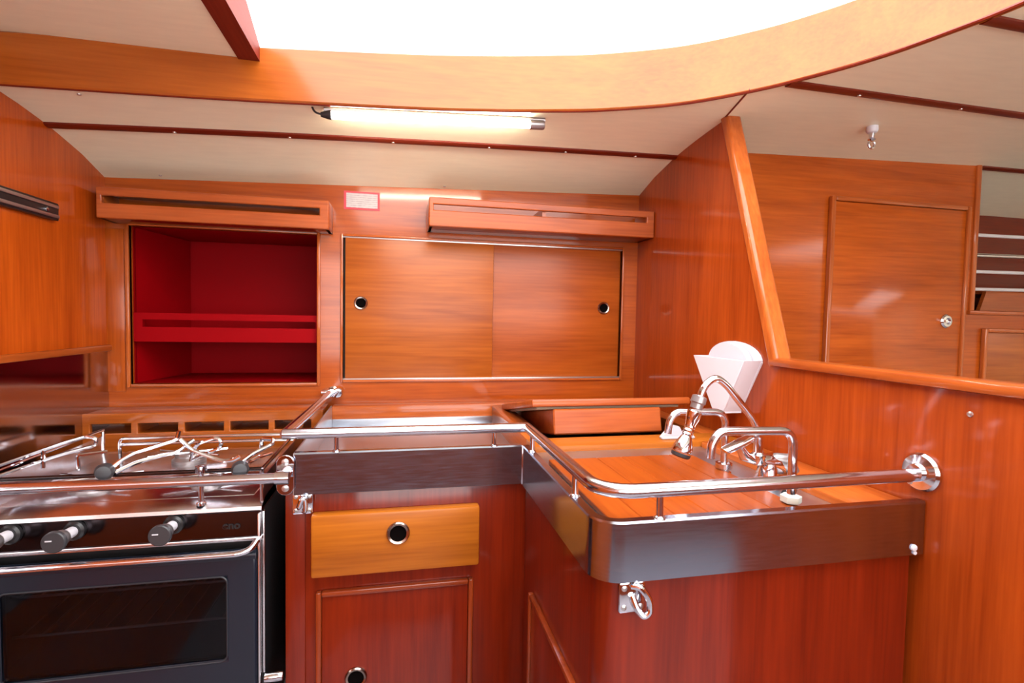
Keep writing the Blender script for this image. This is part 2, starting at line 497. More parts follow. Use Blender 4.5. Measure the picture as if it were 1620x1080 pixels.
# left bulkhead
wl = struct('wall_left', G().box(XL - .02, XL, -1.42, 1.94, 0, 1.76), 'veneer_z', 'varnished bulkhead left of the cooker')
finish('splash_panel', G().box(XL, XL + .002, .55, YW, .60, 1.098), 'steel_panel', wl)['label'] = 'polished steel splash panel beside the cooker'
finish('edge_strip', G().box(XL, XL + .012, .55, YW, 1.096, 1.112, .003), 'trim_y', wl)

# back wall of lockers
RX0, RX1, RZ0, RZ1 = -.7045, -.2355, 1.007, 1.4265
SX0, SX1, SZ0, SZ1 = -.165, .6905, 1.0145, 1.4265
g = G().panel('y', (XL, XR), (.80, 1.66), [(RX0, RX1, RZ0, RZ1), (SX0, SX1, SZ0, SZ1)], YW, YW + .018)
wb = struct('wall_back', g, 'teak_x', 'varnished locker front behind the galley')
def opening_beads(x0, x1, z0, z1, w, p, parent):
    y0 = YW - p
    for (a, b, c, d, mt) in ((x0 - w, x0, z0 - w, z1 + w, 'trim_z'), (x1, x1 + w, z0 - w, z1 + w, 'trim_z'), (x0, x1, z0 - w, z0, 'trim_x'), (x0, x1, z1, z1 + w, 'trim_x')):
        finish('opening_bead', G().box(a, b, y0, YW + .012, c, d, .002), mt, parent)
opening_beads(RX0, RX1, RZ0, RZ1, .009, .006, wb)
opening_beads(SX0, SX1, SZ0, SZ1, .007, .006, wb)
finish('upper_stile', G().box(XL, RX0 - .012, YW - .003, YW + .002, RZ0 - .02, RZ1 - .01, .001), 'teak_z', wb)
# wooden ledge behind the worktop
finish('ledge', G().box(-.19, XR, 1.502, YW, .86, .945, .004), 'trim_x', wb)

# right half bulkhead with slanting edge
ptsR = [(XR, 1.62, 0), (XR, 1.62, 1.70), (XR, 1.108, 1.70), (XR, .905, 1.122), (XR, .12, 1.122), (XR, .12, 0)]
wr = struct('wall_right', G().prism(ptsR, (.02, 0, 0)), 'bulkhead_z', 'varnished half bulkhead with slanting front edge')
# slanting post and capping
a, b = Vector((0, 1.103, 1.688)), Vector((0, .903, 1.112))
d = (b - a).normalized(); nrm = Vector((0, -d.z, d.y)); nrm = -nrm if nrm.y > 0 else nrm
sec = [(-.011, -.006), (-.011, .010), (-.006, .016), (.026, .016), (.031, .010), (.031, -.006)]
g = G(); pts = []
for P in (a, b):
    for sx, sn in sec: pts.append((XR + sx, P.y + nrm.y * sn, P.z + nrm.z * sn))
n = len(sec)
g.poly(pts, [(k, (k + 1) % n, n + (k + 1) % n, n + k) for k in range(n)] + [tuple(range(n)), tuple(n + k for k in range(n))])
finish('edge_post', g, 'trim_z', wr, bevel=.003)
finish('capping', G().box(XR - .012, XR + .034, .12, .915, 1.113, 1.130, .006), 'trim_y', wr)
screw(wr, XR, .5363, 1.0836, (-1, 0, 0), .004)

# far wall with the cabin door
XE = 1.755
g = G().panel('y', (XR + .02, 3.0), (.0, 1.74), [(XE, 3.0, 1.25, 1.74)], YF, YF + .02)
wf = struct('wall_far', g, 'far_x', 'varnished wall beyond the half bulkhead')
finish('edge_post', G().box(XE - .016, XE + .004, YF - .006, YF + .026, 1.25, 1.72, .004), 'trim_z', wf)
finish('sill', G().box(XE - .02, 3.0, YF - .010, YF + .03, 1.238, 1.252, .004), 'trim_x', wf)
# shelf recess behind
finish('recess_back', G().box(XE - .6, 3.2, 1.60, 1.615, .9, 1.66), 'mahogany_x', wf)
finish('recess_floor', G().box(XE - .05, 3.0, YF + .02, 1.60, 1.23, 1.245), 'mahogany_x', wf)
finish('recess_end', G().box(XE - .03, XE - .015, YF + .02, 1.60, 1.245, 1.72), 'mahogany_z', wf)
d1 = struct('door_1', G().box(1.222, 1.700, YF - .010, YF, .25, 1.556, .002), 'far_x', 'varnished cabin door beyond the half bulkhead')
for (x0, x1, z0, z1) in ((1.206, 1.221, .25, 1.570), (1.701, 1.715, .25, 1.570), (1.221, 1.701, 1.557, 1.570)):
    finish('door_bead', G().box(x0, x1, YF - .015, YF, z0, z1, .004), 'trim_z' if z0 < 1 else 'trim_x', d1)
finish('lock_ring', G().lathe((1.640, YF - .010, 1.216), (0, -1, 0), [(.021, 0), (.021, .004), (.017, .008), (.010, .009), (.009, .003), (.006, .006), (0, .007)], 24), 'chrome', d1)

# shell of the cabin behind the camera
wfr = struct('wall_front', G().panel('y', (-.80, 3.6), (0, 1.75), [(-.68, 2.0, .85, 1.69)], -1.42, -1.4), 'bulkhead_z', 'unseen cabin side with one long window added for fill light, opposite the galley')  # unseen long window, added and sized to fill the galley with light
struct('wall_end', G().box(3.6, 3.62, -1.42, 1.94, 0, 1.78), 'headliner')

# hull side behind the lockers
struct('wall_hull', G().box(-.80, 3.62, 1.92, 1.94, 0, 1.75), 'cavity')
struct('ceiling_outer', G().box(-.80, 3.62, 1.60, 1.94, 1.70, 1.72), 'cavity')

# ================================================================== LOCKERS ON THE BACK WALL
# open red locker
T = thing('open_locker', 'open locker painted red inside, behind the cooker', 'locker', (-.47, 1.66, 1.007))
y0, y1 = YW + .006, 1.88
finish('back_panel', G().box(RX0 - .004, RX1 + .004, y1 - .05, y1 - .04, RZ0 - .01, RZ1 + .01), 'red_paint', T)
finish('side_panel', G().box(RX0 - .014, RX0 - .001, YW + .018, y1 - .04, RZ0 - .01, RZ1 + .01), 'red_paint', T)
finish('side_panel', G().box(RX1 + .001, RX1 + .014, YW + .018, y1 - .04, RZ0 - .01, RZ1 + .01), 'red_paint', T)
finish('bottom', G().box(RX0 - .004, RX1 + .004, YW + .018, y1 - .04, RZ0 - .012, RZ0 - .001), 'red_paint', T)
finish('top', G().box(RX0 - .004, RX1 + .004, YW + .018, y1 - .04, RZ1 + .001, RZ1 + .012), 'red_paint', T)
sh = finish('shelf', G().box(RX0, RX1, YW + .030, y1 - .05, 1.124, 1.134), 'red_paint', T)
fz0, fz1, fy = 1.120, 1.198, YW + .014
finish('fiddle_board', G().panel('y', (RX0 + .001, RX1 - .001), (fz0, fz1), [(RX0 + .022, RX1 - .006, 1.160, 1.180)], fy, fy + .014), 'red_paint', sh)
finish('sloping_side', G().prism([(RX0 + .001, YW + .03, RZ0), (RX0 + .045, y1 - .055, RZ0), (RX0 + .001, y1 - .055, RZ0)], (0, 0, RZ1 - RZ0)), 'red_paint', T)

# sliding doors
def sliding(x0, x1, yy, rx, rz, label, mat='leaf_x'):
    T = thing('sliding_door', label, 'cabinet door', ((x0 + x1) / 2, yy, SZ0), 'sliding locker doors')
    finish('door_leaf', G().box(x0, x1, yy, yy + .008, SZ0 + .003, SZ1 - .003, .0012), mat, T)
    finger_ring(T, rx, yy, rz, .0195)
    return T
sliding(SX0 + .006, .272, YW + .000, -.1155, 1.237, 'left sliding locker door of varnished teak, under the notice')
sliding(.255, SX1 - .002, YW + .010, .6345, 1.239, 'right sliding locker door of varnished teak, under the long fiddle shelf', 'leaf_red_x')
finish('door_track', G().box(SX0, SX1, YW - .001, YW + .020, SZ0 - .001, SZ0 + .004, .0008), 'aluminium', wb)
finish('door_track', G().box(SX0, SX1, YW - .001, YW + .020, SZ1 - .004, SZ1 + .001, .0008), 'aluminium', wb)
finish('locker_lining', G().box(SX0 - .02, SX1 + .02, YW + .022, YW + .03, SZ0 - .02, SZ1 + .02), 'cavity', wb)

# fiddle shelves
def fiddle_shelf(x0, x1, yf, z0, z1, s0, s1, label, mid=(), endw=.012):
    T = thing('fiddle_shelf', label, 'shelf', ((x0 + x1) / 2, YW, z0), 'slotted shelves on the locker front')
    finish('shelf_board', G().box(x0, x1, yf + .010, YW, z0, z0 + .010, .001), 'mahogany_x', T)
    finish('front_board', G().panel('y', (x0, x1), (z0, z1), [(x0 + endw, x1 - endw * 2, s0, s1)], yf, yf + .012), 'fiddle_x', T, bevel=.0025)
    finish('end_board', G().box(x0, x0 + .012, yf + .012, YW, z0, z1, .002), 'trim_y', T)
    finish('end_board', G().box(x1 - .012, x1, yf + .012, YW, z0, z1, .002), 'trim_y', T)
    if not mid: finish('shade_board', G().box(x0 + .012, x1 - .012, yf + .012, YW, z1 - .012, z1 - .004), 'mahogany_x', T)  # added board, closes the top so the slot stays in shade
    for xm in mid: finish('divider', G().box(xm - .005, xm + .005, yf + .012, YW, z0 + .01, z1 - .01), 'trim_y', T)
fiddle_shelf(-.737, -.193, 1.462, 1.430, 1.506, 1.4665, 1.485, 'slotted wooden shelf above the red locker')
fiddle_shelf(.071, XR - .002, 1.436, 1.450, 1.529, 1.494, 1.510, 'slotted wooden shelf above the sliding doors', mid=(.40,))

# notice
T = thing('notice', 'small white notice with a red border, between the two slotted shelves', 'sign', (-.114, YW, 1.503))
finish('border', G().box(-.1635, -.0645, YW - .0016, YW, 1.503, 1.5548), 'pink', T)
finish('paper', G().box(-.1570, -.0705, YW - .0024, YW - .0014, 1.5085, 1.5495), 'notice_print', T)

# magnetic knife rack
T = thing('knife_rack', 'black magnetic knife rack with two bright strips on the left bulkhead', 'knife rack', (XL, 1.16, 1.398))
finish('backing', G().box(XL, XL + .012, .97, 1.340, 1.398, 1.436, .0015), 'black', T)
for z in (1.4065, 1.4275): finish('magnet_strip', G().box(XL + .012, XL + .0145, .972, 1.338, z - .0035, z + .0035, .0008), 'aluminium', T)
finish('screw', G().lathe((XL + .012, 1.300, 1.417), (1, 0, 0), [(.005, 0), (.0045, .002), (.002, .003), (0, .003)], 12), 'chrome', T)

# tube lamp
T = thing('tube_lamp', 'lit slim tube lamp on the cream headliner below the carlin', 'lamp', (.075, 1.19, 1.63))
def LP(x, dz): 
    y = 1.176 - .030 * (x + .165)
    return Vector((x, y, ceil_z(x, y) + dz))
A, B = LP(-.150, -.0145), LP(.283, -.0145)
ax = (B - A).normalized()
finish('housing', G().tube([LP(-.165, -.004), LP(.318, -.004)], .007, 10), 'grey_metal', T)
finish('lamp_tube', G().tube([A, B], .0082, 16), 'lamp_tube', T)['label'] = 'glowing white tube'
finish('end_cap', G().tube([A - ax * .022, A - ax * .010, A], [.005, .0085, .0105], 14), 'black', T)
finish('end_cap', G().tube([B, B + ax * .030, B + ax * .034], [.0108, .0108, .009], 14), 'grey_metal', T)
finish('cord', G().tube(rounded([A - ax * .02, A - ax * .035 + Vector((0, 0, .004)), A - ax * .042 + Vector((0, 0, .022))], .01), .0022, 8), 'black', T)

# ceiling hook beyond the half bulkhead
hz = ceil_z(1.142, 1.086)
T = thing('ceiling_hook', 'small white and chrome hook on the headliner beyond the half bulkhead', 'hook', (1.142, 1.086, hz - .05))
finish('base', G().lathe((1.142, 1.086, hz), (0, 0, -1), [(.013, 0), (.0135, .010), (.011, .015), (.007, .017), (0, .017)], 20), 'white_plastic', T)
hk = finish('stem', G().lathe((1.142, 1.086, hz - .016), (0, 0, -1), [(.007, 0), (.006, .012), (.009, .016), (.004, .020), (0, .020)], 16), 'chrome', T)
finish('hook', G().tube(arc((1.142, hz - .044), .009, PI * .75, PI * 2.25, 14, 'xz', 1.086), .0028, 8), 'chrome', T)

# ================================================================== RACK BEHIND THE COOKER
T = thing('condiment_rack', 'low wooden rack with a row of slots behind the cooker', 'rack', (-.48, 1.47, .85))
slots = []
xs = [-.745, -.646, -.5415, -.436, -.330, -.225]
for i in range(5): slots.append((xs[i] + (.008 if i else .004), xs[i + 1] - .007, .8995, .9235))
finish('front_board', G().panel('y', (XL + .001, -.203), (.80, .949), slots, 1.428, 1.440), 'rack_x', T, bevel=.002)
finish('shelf_board', G().box(XL + .001, -.203, 1.440, YW, .888, .896), 'teak_x', T)
finish('shade_board', G().box(XL + .001, -.203, 1.440, YW - .006, .939, .947, .002), 'teak_x', T)  # board added over the rack to keep daylight out of the slots
for x in xs[1:5]: finish('divider', G().box(x - .005, x + .005, 1.440, YW, .896, .939), 'teak_y', T)

# ================================================================== BASE CABINETS
T = thing('base_cabinet', 'varnished mahogany cabinet with one drawer and a door, beside the cooker', 'cabinet', (.02, 1.2, 0))
finish('body', G().box(-.206, .262, .998, 1.50, 0, .877, .003), 'mahogany_z', T)
finish('front_stile', G().box(-.206, -.172, .994, .998, 0, .872, .001), 'mahogany_z', T)
dr = finish('drawer', G().box(-.1595, .1525, .974, .998, .7165, .8345, .005), 'drawer_x', T)
dr['label'] = 'yellower teak drawer front'
finger_ring(dr, -.003, .974, .7925, .0215)
dd = finish('door', G().box(-.142, .133, .991, .998, .10, .673, .0015), 'mahogany_z', T)
for (x0, x1, z0, z1, mt) in ((-.1525, -.1425, .09, .684, 'trim_z2'), (.1335, .1435, .09, .684, 'trim_z2'), (-.1425, .1335, .674, .684, 'trim_x2')):
    finish('door_bead', G().box(x0, x1, .985, .998, z0, z1, .0035), mt, dd)
finger_ring(dd, -.0796, .991, .510, .0205)

T = thing('sink_cabinet', 'varnished mahogany cabinet under the sink, in front of the half bulkhead', 'cabinet', (.49, .8, 0))
def pen_outline(inset, z):
    x0, x1, y0, y1 = .243 + inset, .728, .590 + inset, .997
    r = .036
    return [(x0, y1, z), (x0, y0 + r, z)] + [(x0 + r - r * math.cos(a), y0 + r - r * math.sin(a), z) for a in [PI / 2 * k / 8 for k in range(1, 8)]] + [(x0 + r, y0, z), (x1, y0, z), (x1, y1, z)]
finish('body', G().prism(pen_outline(.006, 0), (0, 0, .88)), 'mahogany_z', T)
finish('wall_margin', G().box(.642, XR - .001, .602, .999, .90, .940, .004), 'trim_y', T)
sd = finish('side_door', G().box(.2435, .250, .645, .915, .08, .668, .001), 'mahogany_z', T)
for (y0, y1, z0, z1) in ((.918, .928, .08, .680), (.632, .642, .08, .680), (.642, .918, .670, .680)):
    finish('door_bead', G().box(.2395, .250, y0, y1, z0, z1, .003), 'trim_z2', sd)

# ================================================================== STEEL WORKTOP
T = thing('steel_worktop', 'polished stainless steel worktop with a deep fascia, running round to the sink', 'worktop', (.3, 1.0, .86))
def fascia(name, path, t=.003, flange=.013):
    """sweep of an upside-down L along a plan path, flange to the left of travel"""
    g = G(); prof = [(0, ZF), (0, ZT - .003), (.0012, ZT), (flange, ZT), (flange, ZT - .003), (t, ZT - .004), (t, ZF)]
    P = [Vector((p[0], p[1])) for p in path]; pts = []
    for i, p in enumerate(P):
        d0 = (p - P[i - 1]).normalized() if i else (P[1] - p).normalized()
        d1 = (P[i + 1] - p).normalized() if i < len(P) - 1 else d0
        n0, n1 = Vector((-d0.y, d0.x)), Vector((-d1.y, d1.x))
        nn = (n0 + n1).normalized(); k = 1 / max(.5, nn.dot(n0))
        for u, z in prof: pts.append((p.x + nn.x * u * k, p.y + nn.y * u * k, z))
    n = len(prof)
    fs = [(i * n + k, i * n + (k + 1) % n, i * n + n + (k + 1) % n, i * n + n + k) for i in range(len(P) - 1) for k in range(n)]
    fs += [tuple(range(n)), tuple((len(P) - 1) * n + k for k in range(n))]
    g.poly(pts, fs)
    return finish(name, g, 'steel', T, smooth=14)
fascia('fascia', [(-.190, YB), (.237, YB)])
fascia('fascia', [(.238, YB + .002), (.238, .627)] + [(.278 - .040 * math.cos(a), .627 - .040 * math.sin(a)) for a in [PI / 2 * k / 10 for k in range(1, 11)]] + [(.741, YP)])
finish('weld_seam', G().box(.2365, .2395, YB - .0035, YB + .001, ZF, ZT, .001), 'chrome', T)
finish('tray', G().box(-.188, .270, YB + .002, 1.502, .878, .888), 'tray_steel', T)
finish('cheek_plate', G().box(-.192, -.188, YB + .002, 1.502, .868, ZT - .001, .0012), 'tray_steel', T)
finish('upstand', G().box(-.188, .270, 1.497, 1.502, .886, .909, .001), 'tray_steel', T)
_r0 = .037
_dk = [(.242, 1.0, .918), (.242, .590 + _r0, .918)] + [(.242 + _r0 - _r0 * math.cos(a), .590 + _r0 - _r0 * math.sin(a), .918) for a in [PI / 2 * k / 8 for k in range(1, 8)]] + [(.242 + _r0, .590, .918), (.641, .590, .918), (.641, 1.0, .918)]
finish('sink_deck', G().prism(_dk, (0, 0, .010)), 'tray_steel', T)
finish('rivet', G().lathe((.7235, YP, .881), (0, -1, 0), [(.005, 0), (.0045, .0025), (.002, .0035), (0, .0035)], 12), 'white_plastic', T)
finish('rivet', G().lathe((.7255, YP, .8735), (0, -1, 0), [(.003, 0), (.0028, .002), (0, .0028)], 10), 'white_plastic', T)

# sink cover board of teak staves
T = thing('sink_cover', 'teak cover board of joined staves lying over the sink', 'board', (.42, .76, .928))
bx = [.272, .318, .368, .418, .468, .518, .566]
for a_, b_ in zip(bx, bx[1:]):
    finish('stave', G().box(a_ + .0004, b_ - .0004, .602, .918, .9282, .9365, .0012, 1), 'board_y', T)

# cool box with its lid propped open
T = thing('cool_box', 'top-opening cool box in the corner with its wooden lid ajar', 'cool box', (.5, 1.25, .88))
finish('front_frame', G().box(.266, XR - .001, 1.000, 1.072, .890, .9405, .003), 'board_x', T)
finish('side_frame', G().box(.266, .315, 1.072, 1.500, .886, .9405, .003), 'trim_y', T)
finish('side_frame', G().box(.690, XR - .001, 1.072, 1.500, .886, .9405, .003), 'trim_y', T)
finish('back_frame', G().box(.315, .690, 1.455, 1.500, .886, .9405, .003), 'trim_x', T)
finish('liner', G().panel('y', (.315, .690), (.60, .90), [], 1.45, 1.454), 'cavity', T)
finish('liner', G().box(.315, .690, 1.072, 1.454, .86, .866), 'cavity', T)
tilt = Matrix.Translation(Vector((0, 1.46, .945))) @ Matrix.Rotation(-math.radians(11.2), 4, 'X') @ Matrix.Translation(Vector((0, -1.46, -.945)))
lid = finish('lid', G().box(.287, .679, 1.100, 1.460, .933, .950, .004, 2, tilt), 'fiddle_x', T)
finish('seal', G().box(.300, .655, 1.115, 1.452, .9275, .933, .001, 1, tilt), 'seal', lid)
finish('plug', G().box(.337, .602, 1.104, 1.420, .870, .9275, .003, 1, tilt), 'fiddle_x', lid)

# ================================================================== GUARD RAILS
ZR = .984; RR = .0096
T = thing('guard_rail', 'stainless steel guard rail round the edge of the worktop and sink', 'rail', (.25, .8, ZT))
finish('tube', G().tube([(-.196, 1.530, .979), (-.204, .985, ZR)], RR, 16), 'rail_steel', T)
path = [(-.208, .985, ZR), (.247, .985, ZR), (.247, .640, ZR)]
path = path[:2] + [(.247, .642, ZR)] + [(.292 - .045 * math.cos(a), .640 - .045 * math.sin(a), ZR) for a in [PI / 2 * k / 8 for k in range(1, 9)]] + [(.735, .595, ZR)]
finish('tube', G().tube(path, RR, 18), 'rail_steel', T)
for (x, y) in ((-.117, .993), (.181, .993), (.245, .937), (.245, .690), (.326, .594)):
    finish('post', G().lathe((x, y, ZT - .001), (0, 0, 1), [(.0085, 0), (.0075, .002), (.0047, .004), (.0045, .030)], 14), 'rail_steel', T)
fl = finish('wall_flange', G().lathe((XR, .595, ZR + .004), (-1, 0, 0), [(.028, 0), (.028, .004), (.025, .008), (.013, .009), (.012, .016), (0, .016)], 32), 'chrome', T)
screw(fl, XR - .008, .607, ZR - .013, (-1, 0, 0), .0045)
wbk = finish('wall_bracket', G().lathe((-.192, YW, .980), (0, -1, 0), [(.016, 0), (.016, .004), (.012, .007), (.0115, .03), (0, .031)], 20), 'chrome', T)
finish('bracket_lug', G().box(-.222, -.186, YW - .030, YW - .004, .972, .990, .006), 'chrome', T)
finish('bracket_cap', G().lathe((-.176, YW - .02, .980), (0, -1, 0), [(.014, 0), (.015, .006), (.012, .012), (0, .013)], 18), 'chrome', T)

T = thing('cooker_rail', 'straight stainless steel bar across the front of the cooker', 'rail', (-.45, .955, .90))
finish('tube', G().tube([(-.742, .953, .9155), (-.196, .957, .9125)], .0092, 16), 'rail_steel', T)
finish('socket', G().tube([(-.215, .957, .9127), (-.192, .957, .9124)], .0115, 16), 'chrome', T)
def stadium(cx, cz, w, h, y, n=8):
    r = w / 2
    return [(cx + r * math.cos(a), y, cz + h / 2 - r + r * math.sin(a)) for a in [PI * k / n for k in range(n + 1)]] + \
           [(cx - r * math.cos(a), y, cz - h / 2 + r - r * math.sin(a)) for a in [PI * k / n for k in range(n + 1)]]
pl = finish('end_plate', G().prism(stadium(-.203, .910, .031, .074, .9840), (0, -.005, 0)), 'chrome', T, bevel=.0012)
finish('bracket_neck', G().tube([(-.203, .98, .912), (-.203, .957, .9125)], .0105, 12), 'chrome', T)
for z in (.934, .886): screw(pl, -.203, .979, z, (0, -1, 0), .0065)
finish('end_plate', G().lathe((XL + .002, .953, .9155), (1, 0, 0), [(.022, 0), (.022, .004), (.012, .007), (.012, .02), (0, .02)], 24), 'chrome', T)

# ================================================================== FOLDING PAD EYES
def pad_eye(x, y, z, label, flip):
    T = thing('pad_eye', label, 'pad eye', (x, y, z - .02), 'folding pad eyes on the cabinets')
    p = finish('plate', G().box(x - .018, x + .018, y - .005, y, z - .020, z + .020, .003), 'chrome', T)
    for dx in (-1, 1):
        for dz in (-1, 1): screw(p, x + dx * .0115, y - .004, z + dz * .0125, (0, -1, 0), .0042)
    if flip:
        ring = [(x - .002, y - .006, z + .016), (x + .006, y - .014, z + .018), (x + .018, y - .017, z + .002), (x + .019, y - .016, z - .016), (x + .011, y - .014, z - .022), (x + .003, y - .011, z - .012), (x - .002, y - .006, z + .004)]
    else:
        ring = [(x - .006, y - .006, z - .008), (x - .005, y - .015, z - .004), (x + .001, y - .018, z + .012), (x + .006, y - .016, z + .012), (x + .007, y - .014, z - .002), (x + .005, y - .010, z - .014), (x + .002, y - .006, z - .014)]
    finish('folding_eye', G().tube(rounded(ring, .008, 4), .0042, 10), 'chrome', T)
pad_eye(-.1755, .994, .8535, 'folded chrome pad eye under the end of the cooker rail', False)
pad_eye(.2905, .596, .8480, 'chrome pad eye with its ring hanging, under the rounded fascia corner', True)

# ================================================================== COOKER
CX0, CX1 = -.690, -.243
T = thing('cooker', 'stainless steel gas cooker with dark blue oven door', 'cooker', (-.467, 1.17, .36))
finish('body', G().panel('y', (CX0, CX1), (.40, .846), [(-.640, -.290, .55, .752)], .990, .996), 'black', T)
finish('side_panel', G().box(CX1 - .006, CX1, .990, 1.380, .40, .846, .002), 'black', T)
finish('side_panel', G().box(CX0, CX0 + .006, .990, 1.380, .40, .846, .002), 'black', T)
finish('back_panel', G().box(CX0, CX1, 1.374, 1.380, .40, .846), 'black', T)
cv = finish('oven_cavity', G().box(-.655, -.275, 1.30, 1.305, .54, .77), 'oven_lining', T)
finish('cavity_floor', G().box(-.655, -.275, .996, 1.30, .575, .580), 'oven_floor', cv)
finish('cavity_roof', G().box(-.655, -.275, .996, 1.30, .765, .770), 'oven_lining', cv)
finish('cavity_side', G().box(-.660, -.655, .996, 1.30, .54, .77), 'oven_lining', cv)
finish('cavity_side', G().box(-.275, -.270, .996, 1.30, .54, .77), 'oven_lining', cv)
for z in (.635, .705):
    g = G()
    for y in (1.02, 1.27): g.tube([(-.650, y, z), (-.280, y, z)], .0025, 6)
    for k in range(12): g.tube([(-.640 + k * .032, 1.02, z), (-.640 + k * .032, 1.27, z)], .0015, 5)
    finish('oven_rack', g, 'grey_metal', cv)
# control panel
finish('control_panel', G().prism([(CX0, .978, .803), (CX0, .984, .846), (CX0, .996, .846), (CX0, .996, .803)], (CX1 - CX0, 0, 0)), 'panel_dark', T)
finish('panel_lip', G().box(CX0 - .002, CX1 + .002, .974, 1.0, .796, .8035, .002), 'hob_steel', T)
for x in (-.624, -.533, -.384):
    k = finish('knob', G().lathe((x, .933, .8345), (0, -1, .06), [(0, -.0), (.0155, 0), (.0172, .003), (.0170, .008), (.0155, .0095), (0, .0097)], 28), 'knob_black', T)
    finish('knob_skirt', G().lathe((x, .951, .8338), (0, -1, .06), [(0, 0), (.0095, 0), (.0125, .004), (.0150, .018)], 24), 'grey_metal', k)
    finish('stem', G().lathe((x, .980, .8320), (0, -1, .06), [(.0085, 0), (.009, .028), (0, .029)], 18), 'white_plastic', k)
    finish('collar', G().lathe((x, .982, .8320), (0, -1, .06), [(.0165, 0), (.016, .006), (.0125, .009), (.0085, .009)], 24), 'black', k)
    finish('pointer', G().box(x - .010, x - .001, .9226, .9232, .8372, .8390, 0, 1), 'white_plastic', k)
# oven door
D = finish('oven_door', G().panel('y', (CX0 + .004, CX1 - .006), (.440, .772), [(-.634, -.298, .588, .737)], .966, .984), 'oven_blue', T, bevel=.004)
finish('top_roll', G().tube([(CX0 + .004, .975, .772), (CX1 - .006, .975, .772)], .0105, 14), 'oven_blue', D)
def rrect(x0, x1, z0, z1, r, y, n=6):
    out = []
    for (cx, cz, a0) in ((x1 - r, z1 - r, 0), (x0 + r, z1 - r, PI / 2), (x0 + r, z0 + r, PI), (x1 - r, z0 + r, 1.5 * PI)):
        for k in range(n + 1):
            a = a0 + PI / 2 * k / n; out.append((cx + r * math.cos(a), y, cz + r * math.sin(a)))
    return out
finish('glass', G().prism(rrect(-.636, -.296, .586, .739, .012, .9695), (0, .004, 0)), 'oven_glass', D)
fr = rrect(-.636, -.296, .586, .739, .012, .966)
finish('window_edge', G().tube(fr + [fr[0]], .0018, 6), 'oven_edge', D)
hp = [(CX0 + .006, .970, .800), (CX0 + .012, .955, .787), (CX0 + .03, .950, .7845), (CX1 - .03, .950, .7845), (CX1 - .012, .955, .788), (CX1 - .004, .968, .800)]
finish('handle', G().tube(rounded(hp, .012, 5), .0055, 12), 'chrome', D)
finish('corner_strip', G().box(CX1 - .005, CX1 - .001, .972, .990, .44, .845, .001), 'hob_steel', T)
finish('corner_strip', G().box(CX1 + .000, CX1 + .004, .984, .992, .545, .845, .001), 'hob_steel', T)
finish('gimbal_bolt', G().lathe((CX1 + .004, .985, .535), (1, 0, 0), [(.009, 0), (.0095, .012), (.008, .03), (0, .031)], 16), 'chrome', T)
# hob
hob = finish('hob', G().prism([(CX0, .982, .8465), (CX0, .978, .850), (CX0, .980, .856), (CX0, 1.006, .8655), (CX0, 1.385, .8655), (CX0, 1.385, .846)], (CX1 - CX0, 0, 0)), 'hob_steel', T)
finish('hob_pan', G().box(CX0 + .02, CX1 - .02, 1.015, 1.365, .860, .8665, .003), 'hob_steel', hob)
finish('side_fiddle', G().prism([(CX1 - .004, .990, .850), (CX1 - .004, .998, .905), (CX1 - .004, 1.380, .905), (CX1 - .004, 1.385, .850)], (.004, 0, 0)), 'hob_steel', hob)
finish('side_fiddle', G().prism([(CX0, .990, .850), (CX0, .998, .905), (CX0, 1.380, .905), (CX0, 1.385, .850)], (.004, 0, 0)), 'hob_steel', hob)
for (x, y, r) in ((-.565, 1.10, .038), (-.365, 1.09, .030), (-.465, 1.27, .034)):
    b_ = finish('burner', G().lathe((x, y, .866), (0, 0, 1), [(r, 0), (r, .006), (r * .8, .012), (r * .8, .016), (r * .7, .020), (0, .021)], 28), 'grey_metal', T)
    cross = [(x - .07, y - .03, .886), (x - .02, y - .01, .886), (x + .07, y + .03, .886)]
    finish('pan_support', G().tube(cross, .0028, 8), 'chrome', b_)
    finish('pan_support', G().tube([(x - .07, y + .03, .886), (x + .07, y - .03, .886)], .0028, 8), 'chrome', b_)
# fiddle rods round the hob
rod = .0036
fr_ = finish('fiddle_rod', G().tube([(CX0 + .004, .992, .9195), (CX1 - .002, .992, .9205)], rod, 10), 'panel_dark', T)
for z in (.888, .902): finish('fiddle_rod', G().tube(rounded([(CX0 + .045, 1.360, .866), (CX0 + .045, 1.360, z), (CX1 - .012, 1.360, z), (CX1 - .012, 1.360, .866)], .012, 4), rod, 10), 'chrome', T)
for x in (CX0 + .004, CX1 - .002):
    finish('fiddle_rod', G().tube([(x, .992, .9195), (x, 1.375, .9195)], rod, 10), 'chrome', T)
    for y in (.992, 1.375): finish('rod_post', G().tube([(x, y, .862), (x, y, .921)], rod, 10), 'chrome', T)
for x in (-.345,):
    finish('rod_bracket', G().lathe((x, .992, .860), (0, 0, 1), [(.008, 0), (.008, .004), (.0045, .006), (.0045, .056), (.009, .058), (.009, .070), (0, .071)], 14), 'chrome', T)
# pot clamps: bent wire arms held by black screw knobs
def clamp(paths, knob=None):
    c = finish('pot_clamp', G().tube(rounded(paths[0], .006, 4), .0036, 8), 'chrome', T)
    for p in paths[1:]: finish('clamp_arm', G().tube(rounded(p, .006, 4), .0036, 8), 'chrome', c)
    if knob:
        finish('clamp_knob', G().lathe(knob, (.25, -1, .05), [(.006, -.004), (.0135, 0), (.0145, .010), (.011, .019), (0, .021)], 18), 'knob_black', c)
